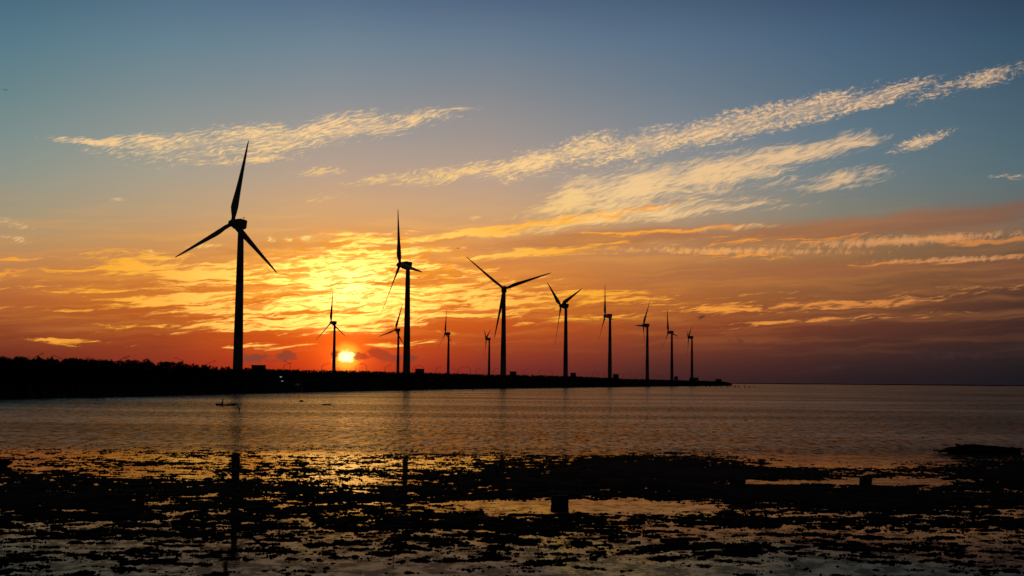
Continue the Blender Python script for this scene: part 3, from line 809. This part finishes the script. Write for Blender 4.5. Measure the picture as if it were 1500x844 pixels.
# driftwood mound on the right
p0 = on_water(1432, 664)
r = empty('driftwood_log', p0)
pts = []; rad = []
for t in np.linspace(0, 1, 22):
    pts.append((-2.9 + 6.1*t, (t-.5)*.5, .10 + .17*math.sin(math.pi*min(1, t*1.3)) ** .6 + rng.uniform(-.02,.02)))
    rad.append(.06 + .30*min(1, t*3.2) ** .8 * (1 if t < .92 else (1-t)/.08*.6+.4) + rng.uniform(-.03, .03))
MB().tube(pts, rad, 14).build('trunk', M['wood'], r, True)
MB().tube([(-1.15, 0, .3), (-1.35, 0, .52), (-1.62, 0, .68)], [.16, .12, .05], 8).build('branch', M['wood'], r)
MB().tube([(-2.7, 0, .1), (-3.0, 0, .22), (-3.25, .1, .14)], [.08, .05, .03], 6).build('branch', M['wood'], r)
MB().tube([(3.0, 0, .3), (3.3, .1, .34), (3.45, .1, .2)], [.12, .06, .03], 6).build('branch', M['wood'], r)
tag(r, 'long dark driftwood log with a stub branch on the mud at the right', 'driftwood')

# ------------------------------------------------------------------ boat with a seated person
p0 = on_water(330, 594)
r = empty('rowing_boat', p0, 0.05); r.scale = (.88, .88, .85)
rings = []
Lb = 4.0
for t in np.linspace(-1, 1, 15):
    wv_ = .55 * (1 - abs(t)**2.4) + .02; sh = .24 + .26 * abs(t)**2.2
    rings.append([(t*Lb/2*(1+.0), y*wv_, z*sh) for y, z in ((-1, 1), (-.85, .35), (-.5, .02), (.5, .02), (.85, .35), (1, 1), (.86, .98), (.7, .4), (.4, .15), (-.4, .15), (-.7, .4), (-.86, .98))])
MB().loft(rings).build('hull', M['boat'], r)
for tx in (-.7, .35, 1.2): MB().box(tx-.12, tx+.12, -.42, .42, .19, .22).build('thwart', M['wood'], r)
tag(r, 'small dark rowing boat carrying one person left of the largest reflection', 'boat')
# person, one continuous skinned body
def person(loc, rz):
    V3 = [(0,0,.0),(0,0,.20),(0,0.01,.38),(0,0.02,.50),(0,0.02,.62),   # pelvis..neck
          (-.19,0,.47),(-.26,-.10,.24),(-.20,-.34,.14),               # left arm
          (.19,0,.47),(.27,-.08,.24),(.22,-.32,.16),                  # right arm
          (-.10,-.05,-.02),(-.13,-.45,.05),(-.13,-.50,-.33),(-.13,-.60,-.36),
          (.10,-.05,-.02),(.13,-.45,.05),(.13,-.50,-.33),(.13,-.60,-.36)]
    E = [(0,1),(1,2),(2,3),(3,4),(3,5),(5,6),(6,7),(3,8),(8,9),(9,10),(0,11),(11,12),(12,13),(13,14),(0,15),(15,16),(16,17),(17,18)]
    RR = [.14,.13,.15,.11,.055,.07,.05,.035,.07,.05,.035,.10,.075,.05,.045,.10,.075,.05,.045]
    me_ = bpy.data.meshes.new('person'); me_.from_pydata(V3, E, [])
    o = bpy.data.objects.new('person', me_); C.objects.link(o)
    md = o.modifiers.new('skin', 'SKIN')
    for v, rr in zip(me_.skin_vertices[0].data, RR): v.radius = (rr, rr)
    me_.skin_vertices[0].data[0].use_root = True
    md2 = o.modifiers.new('sub', 'SUBSURF'); md2.levels = 1; md2.render_levels = 1
    me_.materials.append(M['cloth']); o.location = loc; o.rotation_euler.z = rz
    bm = bmesh.new(); bmesh.ops.create_icosphere(bm, subdivisions=3, radius=.115)
    for v in bm.verts:
        v.co.z *= 1.22
        if v.co.y < -.08 and abs(v.co.x) < .025 and -.03 < v.co.z < .02: v.co.y -= .02
    hm = bpy.data.meshes.new('head'); bm.to_mesh(hm); bm.free()
    h = link('head', hm, M['skin'], o, True); h.location = (0, .0, .76)
    bm = bmesh.new(); bmesh.ops.create_icosphere(bm, subdivisions=3, radius=.127)
    for v in bm.verts: v.co.z = max(v.co.z*1.15, .02); v.co.y += .012
    hm = bpy.data.meshes.new('hat'); bm.to_mesh(hm); bm.free()
    h2 = link('hat', hm, M['cloth'], o, True); h2.location = (0, .0, .79)
    return tag(o, 'person in dark clothes sitting upright in the small rowing boat', 'person')
person(p0 + Vector((-.48, 0.0, .30)), R(-80))
# floating net poles beside the boat
p1 = on_water(343, 593.6)
r = empty('net_frame', p1)
MB().tube([(-1.5,0,.05),(-.6,0,.45),(-.1,0,.06)], .07, 6).build('pole', M['wood'], r)
MB().tube([(-.2,0,.04),(.5,0,.42),(.75,0,.05)], .07, 6).build('pole', M['wood'], r)
MB().tube([(-1.6,0,.05),(.9,0,.06)], .07, 6).build('rail', M['wood'], r)
tag(r, 'bent poles of a low net frame in the water right of the boat', 'net frame')

# two birds in the upper sky
def bird(px, py, Y, span, lab, bank_=0.0):
    z = z_at(px, py, Y); x = at_depth(px, Y) if abs(py-hor(px)) < 30 else ray(px, py).x / ray(px, py).y * Y
    r = empty('bird', (x, Y, z), 0.4); r.rotation_euler.y = bank_
    MB().tube([(0,-.28,0),(0,-.12,.0),(0,.1,0),(0,.32,0)], [.02,.075,.07,.02], 8).build('body', M['cloth'], r)
    for s in (-1, 1):
        MB().loft([[(s*t*span/2, y0, zz+.012), (s*t*span/2, y1, zz+.008), (s*t*span/2, y1, zz-.008), (s*t*span/2, y0, zz-.012)] for t, y0, y1, zz in ((.06,-.12,.10,0),(.5,-.16,.04,.10),(1,.04,.08,.02))]).build('wing', M['cloth'], r)
    tag(r, lab, 'bird')
bird(8, 132, 260, 1.1, 'small dark bird flying high at the left edge of the sky')
bird(671, 364, 300, .9, 'tiny dark bird flying in front of the golden cloud left of the face on turbine')
